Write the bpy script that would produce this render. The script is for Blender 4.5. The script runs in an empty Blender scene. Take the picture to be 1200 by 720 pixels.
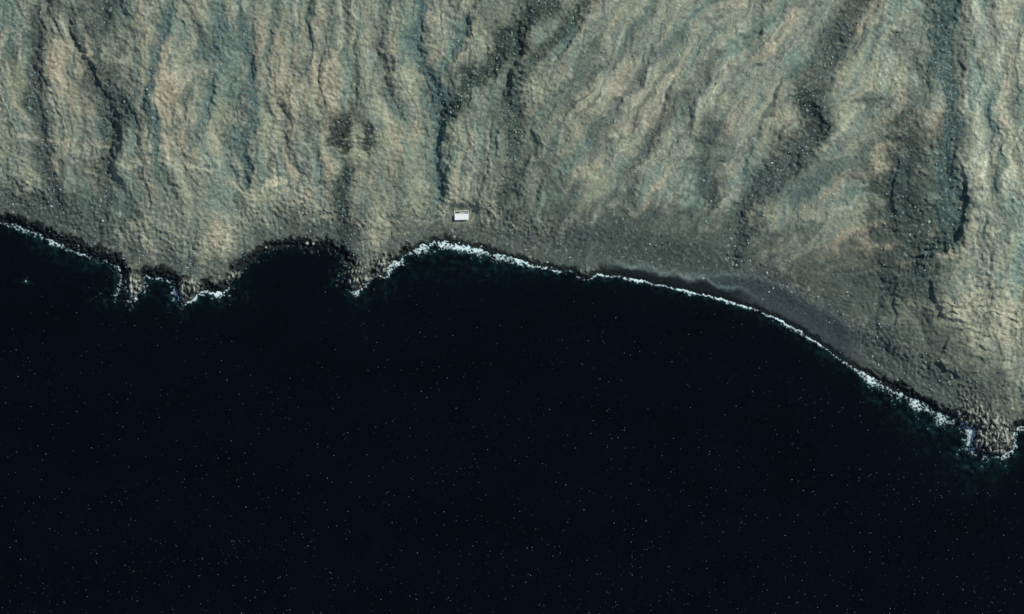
import bpy, numpy as np, math
S=0.6
rng=np.random.RandomState(7)
# ---------------- noise helpers ----------------
_perm=np.arange(256); rng.shuffle(_perm); PERM=np.concatenate([_perm]*4)
_ang=rng.rand(256)*2*np.pi; GX=np.cos(_ang); GY=np.sin(_ang)
def perlin(x,y,s=0):
    x=x+s*17.31; y=y+s*9.73
    xi=np.floor(x).astype(np.int64); yi=np.floor(y).astype(np.int64)
    xf=x-xi; yf=y-yi
    u=xf*xf*xf*(xf*(xf*6-15)+10); v=yf*yf*yf*(yf*(yf*6-15)+10)
    def g(ix,iy,dx,dy):
        h=PERM[PERM[(ix+s*7)&255]+(iy&255)]
        return GX[h]*dx+GY[h]*dy
    a=g(xi,yi,xf,yf); b=g(xi+1,yi,xf-1,yf); c=g(xi,yi+1,xf,yf-1); d=g(xi+1,yi+1,xf-1,yf-1)
    return ((a+(b-a)*u)*(1-v)+(c+(d-c)*u)*v)*1.5
def fbm(x,y,s=0,o=4,g=0.5):
    r=0;a=1;t=0
    for i in range(o):
        r=r+a*perlin(x,y,s+i); t+=a; a*=g; x=x*2.03; y=y*2.03
    return r/t*1.4
def ss(a,b,x):
    t=np.clip((x-a)/(b-a),0,1); return t*t*(3-2*t)
def L(r,g,b):
    c=np.array([r,g,b])/255.0
    return np.where(c<0.04045,c/12.92,((c+0.055)/1.055)**2.4)
def mix(a,b,t):
    return a*(1-t[:,None])+b*t[:,None]
# ---------------- coast (map px units) ----------------
COAST=[(-6000,60),(-1500,140),(-600,190),(-300,225),(-120,245),(0,262),(25,266),(50,277),(75,288),(100,297),(125,306),(138,312),(146,326),(141,347),(153,353),(165,343),(172,323),
(185,325),(204,330),(209,345),(214,357),(228,346),(240,340),(256,344),(266,337),(278,324),(295,308),(315,294),(345,289),(375,290),(398,294),(408,306),(404,334),(416,343),(430,330),(438,320),(450,323),(457,307),(468,306),(474,297),(490,292),
(505,285),(522,283),(545,288),(575,296),(600,303),(625,311),(655,317),(672,319),(681,328),(692,326),(700,321),(730,325),(760,331),(800,340),(840,349),(880,361),(905,371),(930,384),(960,403),(985,421),(1010,437),
(1040,453),(1070,468),(1100,484),(1128,495),(1142,503),(1141,524),(1158,530),(1174,535),(1186,522),(1187,504),(1200,500),(1230,512),(1300,545),(1420,570),(1700,640),(2500,700),(7000,900)]
COAST=np.array(COAST,float)
def segdist(x,y,P,signed=False):
    best=np.full(x.shape,1e18); tt=np.zeros(x.shape); sg=np.zeros(x.shape); L0=0
    for i in range(len(P)-1):
        ax,ay=P[i][:2]; bx,by=P[i+1][:2]; dx=bx-ax; dy=by-ay; l=dx*dx+dy*dy; ln=math.sqrt(l)
        t=np.clip(((x-ax)*dx+(y-ay)*dy)/l,0,1)
        q=(x-ax-t*dx)**2+(y-ay-t*dy)**2
        m=q<best; best=np.where(m,q,best); tt=np.where(m,L0+t*ln,tt)
        if signed: sg=np.where(m,np.sign(dx*(y-ay)-dy*(x-ax)),sg)
        L0+=ln
    return np.sqrt(best),tt/L0,sg
def coast_d(x,y):
    rag=0.35+0.65*(1-ss(600,720,x)*(1-ss(980,1050,x)))
    wx=x+rag*(4*fbm(x/16,y/16,11,3)+3.4*fbm(x/4.5,y/4.5,14,2)); wy=y+rag*(4*fbm(x/16,y/16,21,3)+3.4*fbm(x/4.5,y/4.5,24,2))
    best=np.full(x.shape,1e18); cnt=np.zeros(x.shape,int)
    for i in range(len(COAST)-1):
        ax,ay=COAST[i]; bx,by=COAST[i+1]; dx=bx-ax; dy=by-ay
        t=np.clip(((wx-ax)*dx+(wy-ay)*dy)/(dx*dx+dy*dy),0,1)
        best=np.minimum(best,(wx-ax-t*dx)**2+(wy-ay-t*dy)**2)
        if abs(dx)>1e-9:
            lo,hi=min(ax,bx),max(ax,bx)
            m=(wx>=lo)&(wx<hi); yl=ay+(wx-ax)/dx*dy
            cnt+=(m&(yl>wy))
    return np.where(cnt%2==1,1,-1)*np.sqrt(best)
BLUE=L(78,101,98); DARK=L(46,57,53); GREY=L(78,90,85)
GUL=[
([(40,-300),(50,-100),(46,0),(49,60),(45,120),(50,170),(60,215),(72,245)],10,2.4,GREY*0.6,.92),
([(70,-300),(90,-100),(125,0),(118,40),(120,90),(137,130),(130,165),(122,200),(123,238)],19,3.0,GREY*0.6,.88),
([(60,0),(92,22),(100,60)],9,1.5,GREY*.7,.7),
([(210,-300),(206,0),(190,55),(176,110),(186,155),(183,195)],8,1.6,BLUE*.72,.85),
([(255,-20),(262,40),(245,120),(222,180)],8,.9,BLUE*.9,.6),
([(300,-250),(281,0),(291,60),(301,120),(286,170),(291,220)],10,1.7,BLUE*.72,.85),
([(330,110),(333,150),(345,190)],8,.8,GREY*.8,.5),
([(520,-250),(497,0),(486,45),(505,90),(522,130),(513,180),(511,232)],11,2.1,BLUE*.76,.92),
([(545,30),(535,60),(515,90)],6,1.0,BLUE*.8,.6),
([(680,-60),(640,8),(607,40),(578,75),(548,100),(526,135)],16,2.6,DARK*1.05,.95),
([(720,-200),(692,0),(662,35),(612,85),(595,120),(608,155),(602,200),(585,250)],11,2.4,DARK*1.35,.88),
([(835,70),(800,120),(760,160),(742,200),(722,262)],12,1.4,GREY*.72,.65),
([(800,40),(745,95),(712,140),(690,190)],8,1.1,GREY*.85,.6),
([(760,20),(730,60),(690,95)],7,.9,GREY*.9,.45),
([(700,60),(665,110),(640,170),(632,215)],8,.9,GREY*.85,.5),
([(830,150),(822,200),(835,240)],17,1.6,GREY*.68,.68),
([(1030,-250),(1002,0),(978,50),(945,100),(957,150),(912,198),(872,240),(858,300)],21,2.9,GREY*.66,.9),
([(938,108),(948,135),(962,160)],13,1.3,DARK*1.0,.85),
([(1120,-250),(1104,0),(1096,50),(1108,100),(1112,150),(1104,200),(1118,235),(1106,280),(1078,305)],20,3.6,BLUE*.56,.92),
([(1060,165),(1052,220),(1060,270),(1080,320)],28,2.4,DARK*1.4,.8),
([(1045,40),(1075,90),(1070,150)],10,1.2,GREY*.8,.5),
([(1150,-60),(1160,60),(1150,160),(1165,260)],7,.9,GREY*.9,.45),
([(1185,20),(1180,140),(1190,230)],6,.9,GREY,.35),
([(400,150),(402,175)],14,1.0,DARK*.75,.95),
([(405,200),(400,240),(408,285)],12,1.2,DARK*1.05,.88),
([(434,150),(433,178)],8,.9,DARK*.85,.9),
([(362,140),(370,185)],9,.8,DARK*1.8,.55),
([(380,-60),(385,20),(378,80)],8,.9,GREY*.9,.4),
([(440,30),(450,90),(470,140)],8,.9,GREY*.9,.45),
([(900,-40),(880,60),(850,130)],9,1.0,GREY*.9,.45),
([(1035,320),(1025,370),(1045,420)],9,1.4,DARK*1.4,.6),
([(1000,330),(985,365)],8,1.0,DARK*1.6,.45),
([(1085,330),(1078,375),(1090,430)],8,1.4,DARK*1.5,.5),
]
SCARP=[
([(88,22),(97,62),(112,88),(132,122),(141,150)],4.8),
([(1124,190),(1127,235),(1122,270),(1102,292),(1068,296)],7),
([(612,70),(597,100),(594,125)],3.2),
([(497,20),(490,60),(500,90)],1.8),
([(952,118),(966,150),(940,185)],2.8),
([(925,140),(900,180),(860,215)],2.4),
([(1088,325),(1086,350),(1100,372),(1128,380)],4),
([(1108,395),(1100,425),(1120,450)],3.4),
([(1052,320),(1042,350),(1050,385)],3),
([(1045,180),(1040,230),(1052,280)],3),
]
PATHS=[[(-200,150),(0,160),(35,160),(62,166),(110,168),(140,178),(165,190),(205,192),(240,200),(272,214),(290,228),(330,226),(375,222)],
       [(272,214),(330,232),(420,262),(500,262)]]
def ucoord(x,y):
    s=0.62*ss(470,640,x)*(1-0.85*ss(930,1150,x))
    yy=np.clip(y,-500,450)
    return x+s*yy
def ridged(x,y,s,o=3):
    r=0;a=1;t=0
    for i in range(o):
        r=r+a*(1-2.2*np.abs(perlin(x,y,s+i))); t+=a;a*=.5;x=x*2.1;y=y*2.1
    return -r/t
def terrain(x,y,want=True):
    wx=x+8*fbm(x/40,y/40,31,3)+2.4*fbm(x/9,y/9,33,2); wy=y+8*fbm(x/40,y/40,35,3)+2.4*fbm(x/9,y/9,37,2)
    d=coast_d(x,y); dl=np.maximum(d,0)
    u=ucoord(wx,wy)+13*fbm(x/150,y/130,151,2)+5*perlin(x/30,y/38,155)
    A=ss(15,110,d)
    h=130*(1-np.exp(-dl/620))
    rock=1-ss(470,500,x)*(1-ss(1000,1060,x))*0.85
    h=h*ss(-5,60,d)*1.0+0.02*dl+rock*4.5*ss(0,13,d)+0.9*ss(0,6,d)
    r1=ridged(u/95,wy/320,41,2); r2=ridged(u/48,wy/200,45,2); r3=fbm(u/14,wy/60,49,3,.5)
    r4=fbm(wx/9,wy/9,53,4,.6); r5=perlin(x/2.6,y/2.6,57)
    h=h+A*(5.0*r1+2.2*r2)+(0.2+A)*0.45*r3+(0.35*rock+0.25+0.03*A)*.6*r4*ss(0,10,d)+0.16*r5*ss(0,6,d)
    v1=perlin(u/30,wy/170,165); v2=perlin(u/15,wy/110,168)
    rill=np.exp(-np.abs(v1)/.05)*ss(-.3,.3,perlin(x/60,y/60,166)); rill2=np.exp(-np.abs(v2)/.07)*ss(0,.4,perlin(x/45,y/45,169))
    h=h-A*(1.1*rill+.45*rill2)
    h=np.where(d<0,np.maximum(0.16*d,-25),h)-0.05
    crag=np.zeros_like(x)
    for cx,cy,r,H in [(155,336,16,6),(222,341,16,6),(418,322,18,6),(450,308,14,5),(1163,514,25,8),(275,326,12,4),(686,321,8,3),(1140,490,25,5),(115,300,9,3)]:
        crag=np.maximum(crag,np.exp(-((x-cx)**2+(y-cy)**2)/(r*r))*H/5)
    cr=np.abs(fbm(x/6,y/11,61,3))
    h=h+np.minimum(crag,1.1)*ss(-1,4,d)*(2+7*cr)
    led=np.exp(-(((x-1150)/60)**2+((y-385)/55)**2))
    lc=(x*.3+y)+26*fbm(x/45,y/45,170,3); lf=(lc/17)%1; lm=led*ss(-.35,.3,fbm(x/25,y/25,173,2))
    h=h+lm*2.2*(lf-ss(.75,1,lf))
    gm=[]; gmask=np.zeros_like(x)
    jag=3.6*fbm(x/7,y/7,62,3)
    for P,w,dep,c,st in GUL:
        D,t,_=segdist(wx,wy,P)
        ww=w*(0.85+0.8*perlin(t*9,t*0+w,63))*(1-0.35*ss(.8,1,t))
        Dj=np.maximum(D+jag*w/12,0)
        g=np.exp(-(Dj/ww)**2); core=np.exp(-Dj/(ww*.3))
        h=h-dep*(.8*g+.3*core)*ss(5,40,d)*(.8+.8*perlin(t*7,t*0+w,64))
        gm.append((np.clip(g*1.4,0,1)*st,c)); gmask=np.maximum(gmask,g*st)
    for P,H in SCARP:
        D,t,sg=segdist(wx,wy,P,True)
        env=np.sin(np.pi*np.clip(t,0,1))**.5*np.exp(-D/24)*(.75+.5*perlin(t*12,t*0,67))
        h=h+H*env*np.where(-sg>0,ss(0,3.0,D),0)
    pm=np.zeros_like(x)
    for k,P in enumerate(PATHS):
        D,t,_=segdist(x+2.5*fbm(x/14,y/14,65,2),y+3*fbm(x/14,y/14,66,2),P)
        pm=np.maximum(pm,np.exp(-(D/2.6)**2)*(1,.4)[k]*ss(-.5,.2,fbm(x/18,y/18,68,2)))
    hutm=np.exp(-(((x-541)/17)**4+((y-254)/13)**4))
    h=h*(1-hutm)+HUTZ*hutm
    if not want: return h
    n=len(x)
    c1=fbm(u/40,wy/160,71,4); c2=fbm(u/13,wy/80,75,4,.6); c3=fbm(x/70,y/70,79,3); c4=fbm(x/5,y/5,83,3,.75); c5=perlin(u/4.2,wy/26,88)
    c6=fbm(u/26,wy/80,160,4,.6); c7=fbm(u/9,wy/95,180,3,.6)
    olive=L(125,130,111); ochre=L(149,142,121); green=L(115,127,112); pale=L(162,164,146); teal=L(95,111,105)
    col=np.tile(olive,(n,1))
    col=mix(col,green,ss(-.1,.45,c3))
    col=mix(col,ochre,ss(-.1,.5,c1+.4*c2)*.85)
    col=mix(col,ochre*0.78,ss(.1,.55,c2)*.55)
    col=mix(col,pale,ss(.1,.6,c7+.3*c4)*.5)
    col=mix(col,teal,ss(.1,.6,-c2-.25*c1)*.6)
    col=mix(col,L(71,83,76),ss(.2,.55,c6)*.68)
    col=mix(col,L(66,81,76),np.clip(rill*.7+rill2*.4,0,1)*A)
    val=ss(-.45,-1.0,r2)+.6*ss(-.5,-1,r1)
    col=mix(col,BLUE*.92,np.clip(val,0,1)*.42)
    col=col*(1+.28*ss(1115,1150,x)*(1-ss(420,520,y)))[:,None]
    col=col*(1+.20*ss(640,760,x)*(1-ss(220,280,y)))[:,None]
    def blob(cx,cy,rx,ry,c,st):
        nonlocal col
        q=((wx-cx)/rx)**2+((wy-cy)/ry)**2+.9*fbm(x/18,y/18,91,3)
        col=mix(col,c,ss(1.25,.45,q)*st)
    cw=34+42*ss(540,680,x)+8*ss(850,1000,x)-22*ss(1100,1180,x)+14*ss(100,0,x)
    belt=ss(1.45,.45,d/cw+.8*fbm(u/22,wy/34,95,4,.6))
    dk=L(68,77,72)
    blob(790,285,130,42,L(76,87,80),.8)
    blob(1060,250,46,90,L(64,72,65),.8); blob(1020,330,80,50,L(74,83,74),.8)
    blob(1090,420,95,70,L(98,105,91),.75); blob(620,215,60,50,L(88,98,87),.65)
    blob(835,190,25,50,L(82,93,85),.6); blob(920,215,45,35,L(82,95,90),.6)
    blob(340,275,60,26,L(90,104,94),.5); blob(210,235,70,50,L(98,110,98),.5); blob(80,250,80,30,L(64,77,72),.78)
    blob(1150,370,50,40,L(152,151,130),.8); blob(600,20,50,40,L(92,102,90),.5); blob(560,110,45,50,L(94,105,92),.5)
    blob(1145,470,35,40,L(118,122,108),.6); blob(470,230,40,60,L(98,108,92),.4)
    blob(327,214,9,8,L(172,168,142),.9); blob(160,192,14,6,L(150,150,128),.6); blob(300,232,16,6,L(160,158,134),.6)
    col=mix(col,dk,belt*.9)
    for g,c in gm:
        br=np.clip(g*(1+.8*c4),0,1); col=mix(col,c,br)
    sp=ss(.38,.6,c4+.3*r5)
    col=mix(col,L(148,168,162),sp*np.clip(gmask*.85+.4*ss(100,30,d)*ss(4,16,d),0,1)*.6)
    col=mix(col,L(84,84,72),lm*ss(.7,.95,lf)*.7)
    col=mix(col,L(160,156,134),pm*.65)
    bm=ss(690,740,x)*(1-ss(985,1020,x)); bw=12+24*ss(780,900,x)
    col=mix(col,L(54,63,63),bm*ss(1.2,.8,d/bw+.12*fbm(x/20,y/20,97,2)))
    edge=11+3.0*np.sin(x/6.2+2*perlin(x/40,y/40,98))
    sc=bm*(1-ss(850,900,x))
    col=mix(col,L(14,23,27),sc*ss(edge+4,edge,d)*.93)
    col=mix(col,L(104,122,117),sc*np.exp(-((d-edge-6)/1.6)**2)*.45)
    col=mix(col,L(104,120,114),bm*np.exp(-((d-3-bw*.95)/2.5)**2)*.35)
    wetw=(6+6*ss(520,260,x)+3*ss(1000,1060,x))*(1+.6*fbm(x/12,y/12,99,3))
    col=mix(col,L(18,26,26),ss(wetw+3,wetw-2,d)*.93)
    cv=rock*ss(.25,.8,crag)*ss(-.5,1.5,d)
    col=mix(col,mix(np.tile(L(56,64,60),(n,1)),L(148,152,140)*np.ones((n,1)),ss(.1,.5,cr)),cv*.9)
    col=mix(col,L(128,134,118),hutm*.35*(.6+.4*c4))
    gr=1+.28*c4+.15*r5+.14*c5
    col=col*np.clip(gr,.35,1.9)[:,None]
    col=np.where((d<0)[:,None],L(10,24,26)[None,:]*1.0,col)
    return h,np.clip(col*KALB,0.004,.8),d,gmask
KALB=1.18
HUTZ=0.0
HUTZ=float(np.median(terrain(np.array([525.,557,541,541,530,552]),np.array([254.,254,240,268,264,244]),False)))
# ---------------- mesh helpers ----------------
def make_mesh(name,V,F,colors=None,mat=None,smooth=True):
    me=bpy.data.meshes.new(name); k=F.shape[1]
    me.vertices.add(len(V)); me.vertices.foreach_set("co",V.astype(np.float32).ravel())
    me.loops.add(F.size); me.loops.foreach_set("vertex_index",F.astype(np.int32).ravel())
    me.polygons.add(len(F)); me.polygons.foreach_set("loop_start",(np.arange(len(F))*k).astype(np.int32))
    me.update(calc_edges=True)
    me.polygons.foreach_set("use_smooth",np.full(len(F),smooth))
    if colors is not None:
        for nm,c in colors.items():
            a=me.attributes.new(nm,'FLOAT_COLOR','POINT')
            cc=np.ones((len(V),4),np.float32); cc[:,:3]=c; a.data.foreach_set("color",cc.ravel())
    ob=bpy.data.objects.new(name,me); bpy.context.scene.collection.objects.link(ob)
    if mat: me.materials.append(mat)
    return ob
def axis(lo,hi,st,limlo,limhi):
    mid=np.arange(lo,hi,st)
    a=[];p=lo;s=st
    while p>limlo: s*=1.13; p-=s; a.append(p)
    b=[];p=mid[-1];s=st
    while p<limhi: s*=1.13; p+=s; b.append(p)
    return np.concatenate([a[::-1],mid,b])
def grid(ax,ay):
    X,Y=np.meshgrid(ax,ay); nx,ny=len(ax),len(ay)
    i=np.arange(nx*ny).reshape(ny,nx)
    F=np.stack([i[:-1,:-1],i[1:,:-1],i[1:,1:],i[:-1,1:]],-1).reshape(-1,4)
    return X.ravel(),Y.ravel(),F
def W(x,y,z): return np.stack([(x-600)*S,(360-y)*S,z],-1)
# ---------------- materials ----------------
def newmat(n):
    m=bpy.data.materials.new(n); m.use_nodes=True; nt=m.node_tree
    return m,nt,nt.nodes["Principled BSDF"]
def N(nt,t,**k):
    n=nt.nodes.new(t)
    for a,b in k.items(): setattr(n,a,b)
    return n
m_land,nt,b=newmat("arid_hillside")
at=N(nt,"ShaderNodeAttribute",attribute_name="Col"); geo=N(nt,"ShaderNodeNewGeometry")
n1=N(nt,"ShaderNodeTexNoise"); n1.inputs["Scale"].default_value=1.1; n1.inputs["Detail"].default_value=4; n1.inputs["Roughness"].default_value=.7
nt.links.new(geo.outputs["Position"],n1.inputs["Vector"])
mr=N(nt,"ShaderNodeMapRange"); mr.inputs[1].default_value=.3; mr.inputs[2].default_value=.7; mr.inputs[3].default_value=.66; mr.inputs[4].default_value=1.36
nt.links.new(n1.outputs[0],mr.inputs[0])
mx=N(nt,"ShaderNodeVectorMath",operation='SCALE'); nt.links.new(at.outputs["Color"],mx.inputs[0]); nt.links.new(mr.outputs[0],mx.inputs["Scale"])
nt.links.new(mx.outputs[0],b.inputs["Base Color"]); b.inputs["Roughness"].default_value=.95; b.inputs["Specular IOR Level"].default_value=.15
bp=N(nt,"ShaderNodeBump"); bp.inputs["Strength"].default_value=.45; bp.inputs["Distance"].default_value=.3
nt.links.new(n1.outputs[0],bp.inputs["Height"]); nt.links.new(bp.outputs[0],b.inputs["Normal"])
m_sea,nt,b=newmat("deep_sea_water")
at=N(nt,"ShaderNodeAttribute",attribute_name="Col"); fo=N(nt,"ShaderNodeAttribute",attribute_name="Foam"); geo=N(nt,"ShaderNodeNewGeometry")
n1=N(nt,"ShaderNodeTexNoise"); n1.inputs["Scale"].default_value=.8; n1.inputs["Detail"].default_value=3
nt.links.new(geo.outputs["Position"],n1.inputs["Vector"])
ad=N(nt,"ShaderNodeMath",operation='MULTIPLY_ADD'); nt.links.new(n1.outputs[0],ad.inputs[0]); ad.inputs[1].default_value=1.3; ad.inputs[2].default_value=-.67
a2=N(nt,"ShaderNodeMath",operation='ADD'); nt.links.new(fo.outputs["Fac"],a2.inputs[0]); nt.links.new(ad.outputs[0],a2.inputs[1])
mr=N(nt,"ShaderNodeMapRange"); mr.inputs[1].default_value=.35; mr.inputs[2].default_value=1.05
nt.links.new(a2.outputs[0],mr.inputs[0])
mc=N(nt,"ShaderNodeMix",data_type='RGBA'); nt.links.new(mr.outputs[0],mc.inputs[0]); nt.links.new(at.outputs["Color"],mc.inputs[6]); mc.inputs[7].default_value=(.60,.75,.76,1)
nt.links.new(mc.outputs[2],b.inputs["Base Color"])
b.inputs["Roughness"].default_value=.18; b.inputs["IOR"].default_value=1.33; b.inputs["Specular IOR Level"].default_value=.3
bp=N(nt,"ShaderNodeBump"); bp.inputs["Strength"].default_value=.35; bp.inputs["Distance"].default_value=.3
n2=N(nt,"ShaderNodeTexNoise"); n2.inputs["Scale"].default_value=.35; n2.inputs["Detail"].default_value=5
nt.links.new(geo.outputs["Position"],n2.inputs["Vector"]); nt.links.new(n2.outputs[0],bp.inputs["Height"]); nt.links.new(bp.outputs[0],b.inputs["Normal"])
def attrmat(n,rough=.9):
    m,nt,b=newmat(n); at=N(nt,"ShaderNodeAttribute",attribute_name="Col")
    nz=N(nt,"ShaderNodeTexNoise"); nz.inputs["Scale"].default_value=3
    g=N(nt,"ShaderNodeNewGeometry"); nt.links.new(g.outputs["Position"],nz.inputs["Vector"])
    mr=N(nt,"ShaderNodeMapRange"); mr.inputs[3].default_value=.7; mr.inputs[4].default_value=1.3; nt.links.new(nz.outputs[0],mr.inputs[0])
    mx=N(nt,"ShaderNodeVectorMath",operation='SCALE'); nt.links.new(at.outputs["Color"],mx.inputs[0]); nt.links.new(mr.outputs[0],mx.inputs["Scale"])
    nt.links.new(mx.outputs[0],b.inputs["Base Color"]); b.inputs["Roughness"].default_value=rough; b.inputs["Specular IOR Level"].default_value=.2
    return m
# ---------------- terrain ----------------
x,y,F=grid(axis(-30,1230,1.0,-5000,6000),axis(-30,545,1.0,-5000,1500))
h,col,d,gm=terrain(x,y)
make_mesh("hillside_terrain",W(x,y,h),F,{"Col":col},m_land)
del h,col
# ---------------- sea ----------------
x,y,F=grid(axis(-30,1230,1.0,-5000,6000),axis(240,550,1.0,-1200,6000))
d=coast_d(x,y); s=-d
XI=[-200,0,20,45,100,140,165,190,250,262,280,300,400,415,440,470,490,540,600,620,660,675,690,700,760,850,1000,1020,1090,1140,1180,1250]
WI=[3,2.5,3,6,5,4,3,3.5,4,4,2.5,2,2,5,5,6,8,9,7,3,2.5,2,2,2.2,2.4,2.6,3.0,9,12,12,7,5]
II=[.6,.6,.7,1.0,.85,.7,.75,1.15,1.15,.9,.5,.42,.42,.85,.9,1.0,1.05,1.15,.9,1.05,1.0,.4,.6,1.15,1.1,1.2,1.1,.9,.85,.9,.8,.6]
wf=np.interp(x,XI,WI); it=np.interp(x,XI,II)
fn=fbm(x/7,y/7,110,4,.65); fn2=fbm(x/2.5,y/2.5,115,2); fl=fbm(x/20,y/20,118,3)
it=it*(1+.7*fl)
wf=wf*(1+.5*fl)
q=s/wf
foam=it*ss(-.6,.1,q)*ss(1.4,.2,q+.6*fn)*(.74+.8*fn+.6*fn2)
foam=np.maximum(foam,it*.60*ss(3.0,.6,q)*ss(-.5,0,q)*ss(.1,.7,fn+.5*fn2))
sp_=np.maximum(s,0)
near=np.exp(-sp_/50); vn=np.exp(-sp_/(wf*1.3))
c=np.tile(np.array([.0004,.0013,.0032]),(len(x),1))
c=c+near[:,None]*np.array([.0002,.0011,.0003])*(1+.7*fbm(x/50,y/50,120,3))[:,None]
teal=np.array([.02,.08,.085])
c=mix(c,teal,np.clip(vn*it*(.25+.9*fn),0,.65))
blobs=[(402,325,16,12),(1110,492,45,12),(30,330,8,5),(270,345,22,10),(130,350,20,10),(200,350,14,8)]
for cx,cy,rx,ry in blobs:
    qq=((x-cx)/rx)**2+((y-cy)/ry)**2
    c=mix(c,np.array([.010,.04,.038]),np.exp(-qq)*np.clip(1.5*fn,0,1)*.8)
    foam=np.maximum(foam,np.exp(-qq)*ss(.3,.75,fn+.5*fn2)*.85)
c=c*(1+.35*fbm(x/120,y/60,125,4)+.3*fbm(x/9,y/5,127,3))[:,None]
make_mesh("sea",W(x,y,np.zeros_like(x)),F,{"Col":np.clip(c,0,1),"Foam":np.clip(foam,0,1.2)[:,None]},m_sea)
# ---------------- whitecaps (tiny foam flecks on waves) ----------------
n=30000
fx=rng.uniform(-300,1500,n); fy=rng.uniform(300,1100,n)
dd=-coast_d(fx,fy); cl=fbm(fx/130,fy/60,130,3)
keep=(dd>12)&(rng.rand(n)<np.clip(.3+.5*cl+.5*(fy-420)/300,.05,1))
fx,fy=fx[keep],fy[keep]; n=len(fx)
ln=rng.uniform(.35,.85,n)*S; wd=ln*rng.uniform(.5,.9,n); an=rng.uniform(-.5,.5,n)
base=W(fx,fy,np.full(n,.06)); V=[]
for k in range(6):
    t=k/6*2*np.pi; r=rng.uniform(.6,1.1,n)
    px=np.cos(t)*ln*.65*r; py=np.sin(t)*wd*.65*r
    V.append(base+np.stack([px*np.cos(an)-py*np.sin(an),px*np.sin(an)+py*np.cos(an),np.zeros(n)],-1))
V=np.stack(V,1).reshape(-1,3); F=np.arange(n*6).reshape(n,6)
br=(rng.rand(n)**3.5*.34+.02); cc=np.stack([br*.55,br*.95,br*(1+.2*rng.rand(n))],-1)
make_mesh("whitecaps",V,F,{"Col":np.repeat(cc,6,0)},attrmat("sea_foam_flecks",.8),False)
# ---------------- boulders ----------------
ph=(1+5**.5)/2
IV=np.array([(-1,ph,0),(1,ph,0),(-1,-ph,0),(1,-ph,0),(0,-1,ph),(0,1,ph),(0,-1,-ph),(0,1,-ph),(ph,0,-1),(ph,0,1),(-ph,0,-1),(-ph,0,1)],float); IV/=np.linalg.norm(IV[0])
IF=np.array([(0,11,5),(0,5,1),(0,1,7),(0,7,10),(0,10,11),(1,5,9),(5,11,4),(11,10,2),(10,7,6),(7,1,8),(3,9,4),(3,4,2),(3,2,6),(3,6,8),(3,8,9),(4,9,5),(2,4,11),(6,2,10),(8,6,7),(9,8,1)])
n=90000
bx=rng.uniform(-150,1350,n); by=rng.uniform(-100,560,n)
h,col,d,gm=terrain(bx,by)
p=.04+.5*gm+.4*ss(95,20,d)*(1-ss(700,740,bx)*(1-ss(980,1010,bx))*ss(40,20,d))
p=np.where((d<0)&(d>-9)&(bx<480)&(bx>100),.5,p)
cl=fbm(bx/25,by/25,140,3)
keep=(d>-9)&((d>-4)|((bx<480)&(bx>100)))&(rng.rand(n)<p*np.clip(.5+1.3*cl,0,1))&~((abs(bx-541)<14)&(abs(by-254)<10))
bx,by,h,d,gm,col=bx[keep],by[keep],h[keep],d[keep],gm[keep],col[keep]; n=len(bx)
sz=(.4+1.0*rng.rand(n)**4)*S*1.15
sz=np.where(d<8,sz*1.6,sz)
J=1+.35*(rng.rand(n,12,1)-.5)*1.6
V=IV[None]*J*sz[:,None,None]*np.stack([rng.uniform(.7,1.2,n),rng.uniform(.7,1.2,n),rng.uniform(.5,.8,n)],-1)[:,None,:]
a=rng.rand(n)*6.28; ca,sa=np.cos(a)[:,None],np.sin(a)[:,None]
V=np.stack([V[...,0]*ca-V[...,1]*sa,V[...,0]*sa+V[...,1]*ca,V[...,2]],-1)+W(bx,by,np.maximum(h,0)+.1)[:,None,:]
F=(IF[None]+12*np.arange(n)[:,None,None]).reshape(-1,3)
lt=rng.rand(n); cc=np.where((lt>.45)[:,None],L(138,155,148)*(.6+.7*rng.rand(n,1)),col*rng.uniform(.5,1.0,(n,1)))
cc=np.where((d<6)[:,None],L(58,66,63)*(.4+1.3*rng.rand(n,1)**2),cc)
make_mesh("boulder_field",V.reshape(-1,3),F,{"Col":np.repeat(cc,12,0)},attrmat("boulder_stone"),False)
# ---------------- hut ----------------
def solid(n,c,r=.7,var=.15):
    m,nt,b=newmat(n); nz=N(nt,"ShaderNodeTexNoise"); nz.inputs["Scale"].default_value=2.5; nz.inputs["Detail"].default_value=5
    tc=N(nt,"ShaderNodeTexCoord"); nt.links.new(tc.outputs["Object"],nz.inputs["Vector"])
    cr=N(nt,"ShaderNodeMapRange"); cr.inputs[3].default_value=1-var; cr.inputs[4].default_value=1+var; nt.links.new(nz.outputs[0],cr.inputs[0])
    mx=N(nt,"ShaderNodeVectorMath",operation='SCALE'); mx.inputs[0].default_value=c; nt.links.new(cr.outputs[0],mx.inputs["Scale"])
    nt.links.new(mx.outputs[0],b.inputs["Base Color"]); b.inputs["Roughness"].default_value=r; return m
mw=solid("whitewashed_wall",(.7,.72,.68)); mrf=solid("pale_sheet_roof",(.74,.78,.74),.5,.2); mg=solid("concrete_slab",(.3,.33,.31)); mdk=solid("dark_door_wood",(.06,.05,.04)); mgl=solid("window_glass",(.03,.04,.05),.15)
hut=bpy.data.objects.new("beach_hut",None); bpy.context.scene.collection.objects.link(hut)
hut.location=((541-600)*S,(360-253.0)*S,HUTZ); hut.rotation_euler=(0,0,math.radians(2))
import bmesh
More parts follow.
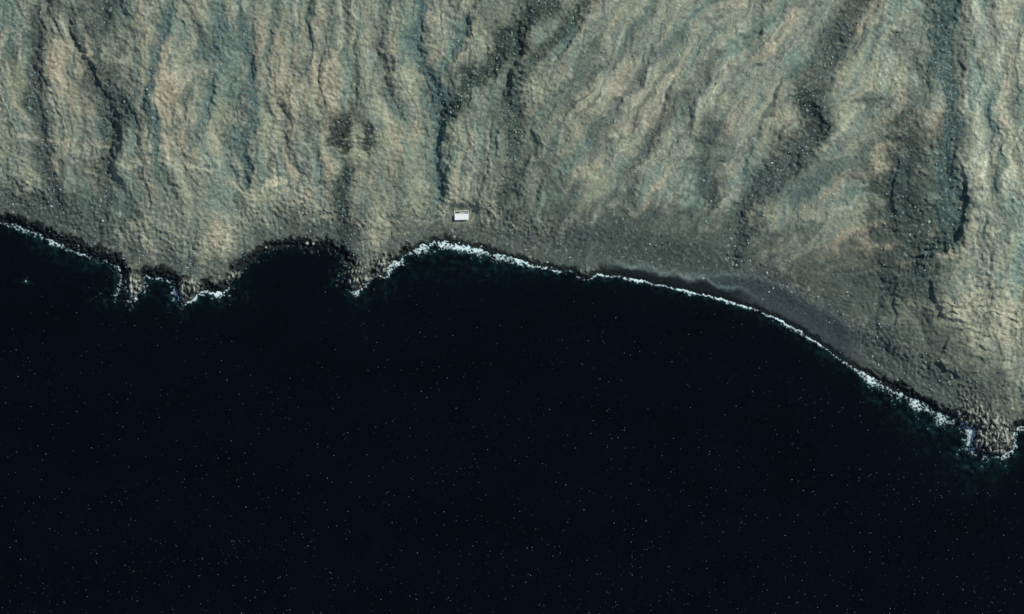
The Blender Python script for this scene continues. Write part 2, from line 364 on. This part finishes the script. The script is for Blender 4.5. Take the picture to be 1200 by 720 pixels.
def box(name,cx,cy,z0,sx,sy,sz,mat,tilt=0):
    bm=bmesh.new(); bmesh.ops.create_cube(bm,size=1)
    for v in bm.verts:
        v.co=(cx+v.co.x*sx,cy+v.co.y*sy,z0+(v.co.z+.5)*sz+tilt*v.co.y)
    bmesh.ops.bevel(bm,geom=bm.edges[:],offset=.02,segments=1,affect='EDGES')
    me=bpy.data.meshes.new(name); bm.to_mesh(me); bm.free(); me.materials.append(mat)
    o=bpy.data.objects.new(name,me); bpy.context.scene.collection.objects.link(o); o.parent=hut
box("foundation_slab",0,0,-1.2,10.8,7.4,1.35,mg)
box("wall_south",0,-2.6,.15,9.2,.25,2.4,mw); box("wall_north",0,.9,.15,9.2,.25,2.6,mw)
box("wall_west",-4.48,-.85,.15,.25,3.24,2.45,mw); box("wall_east",4.48,-.85,.15,.25,3.24,2.45,mw)
box("roof",0,-.85,2.78,9.8,4.2,.14,mrf,.35)
for i in range(8): box("roof_rib_%d"%(i+1),-4.4+i*1.257,-.85,2.93,.09,4.1,.06,mrf,.35)
box("door",.8,-2.75,.15,.95,.08,2.0,mdk)
for i,xx in enumerate((-3,-1.2,3)): box("window_%d"%(i+1),xx,-2.75,1.0,1.0,.07,.9,mgl); box("sill_%d"%(i+1),xx,-2.82,.9,1.2,.2,.08,mw)
box("yard_wall_north",0,3.3,.15,10.0,.35,1.0,mw); box("yard_wall_west",-4.85,2.2,.15,.3,1.8,1.0,mw); box("yard_wall_east",4.85,2.2,.15,.3,1.8,1.0,mw)
box("water_tank_plinth",3.4,2.2,.15,1.4,1.0,.8,mg); box("storage_bench",-2.6,2.4,.15,2.2,.7,.5,mdk)
# ---------------- light ----------------
elev=math.radians(48); az=math.radians(54)
sd=bpy.data.lights.new("sun","SUN"); sd.energy=3.75; sd.angle=math.radians(.53); sd.color=(1,.98,.89)
so=bpy.data.objects.new("sun",sd); bpy.context.scene.collection.objects.link(so)
from mathutils import Vector
dirv=Vector((math.sin(az)*math.cos(elev),math.cos(az)*math.cos(elev),math.sin(elev)))
so.rotation_euler=dirv.to_track_quat('Z','Y').to_euler()
w=bpy.data.worlds.new("World"); bpy.context.scene.world=w; w.use_nodes=True; nt=w.node_tree
sk=nt.nodes.new("ShaderNodeTexSky"); sk.sky_type='NISHITA'; sk.sun_disc=False; sk.sun_elevation=elev; sk.sun_rotation=az
nt.links.new(sk.outputs[0],nt.nodes["Background"].inputs[0]); nt.nodes["Background"].inputs[1].default_value=.095
sc=bpy.context.scene; sc.view_settings.view_transform='Standard'; sc.view_settings.look='None'; sc.view_settings.exposure=0
# ---------------- camera ----------------
cd=bpy.data.cameras.new("camera"); cd.sensor_width=36; H=6000; cd.lens=36*H/(1200*S); cd.clip_end=30000; cd.clip_start=10
co=bpy.data.objects.new("camera",cd); co.location=(0,0,H); sc.collection.objects.link(co); sc.camera=co
print("hut z",HUTZ,"boulders",n)
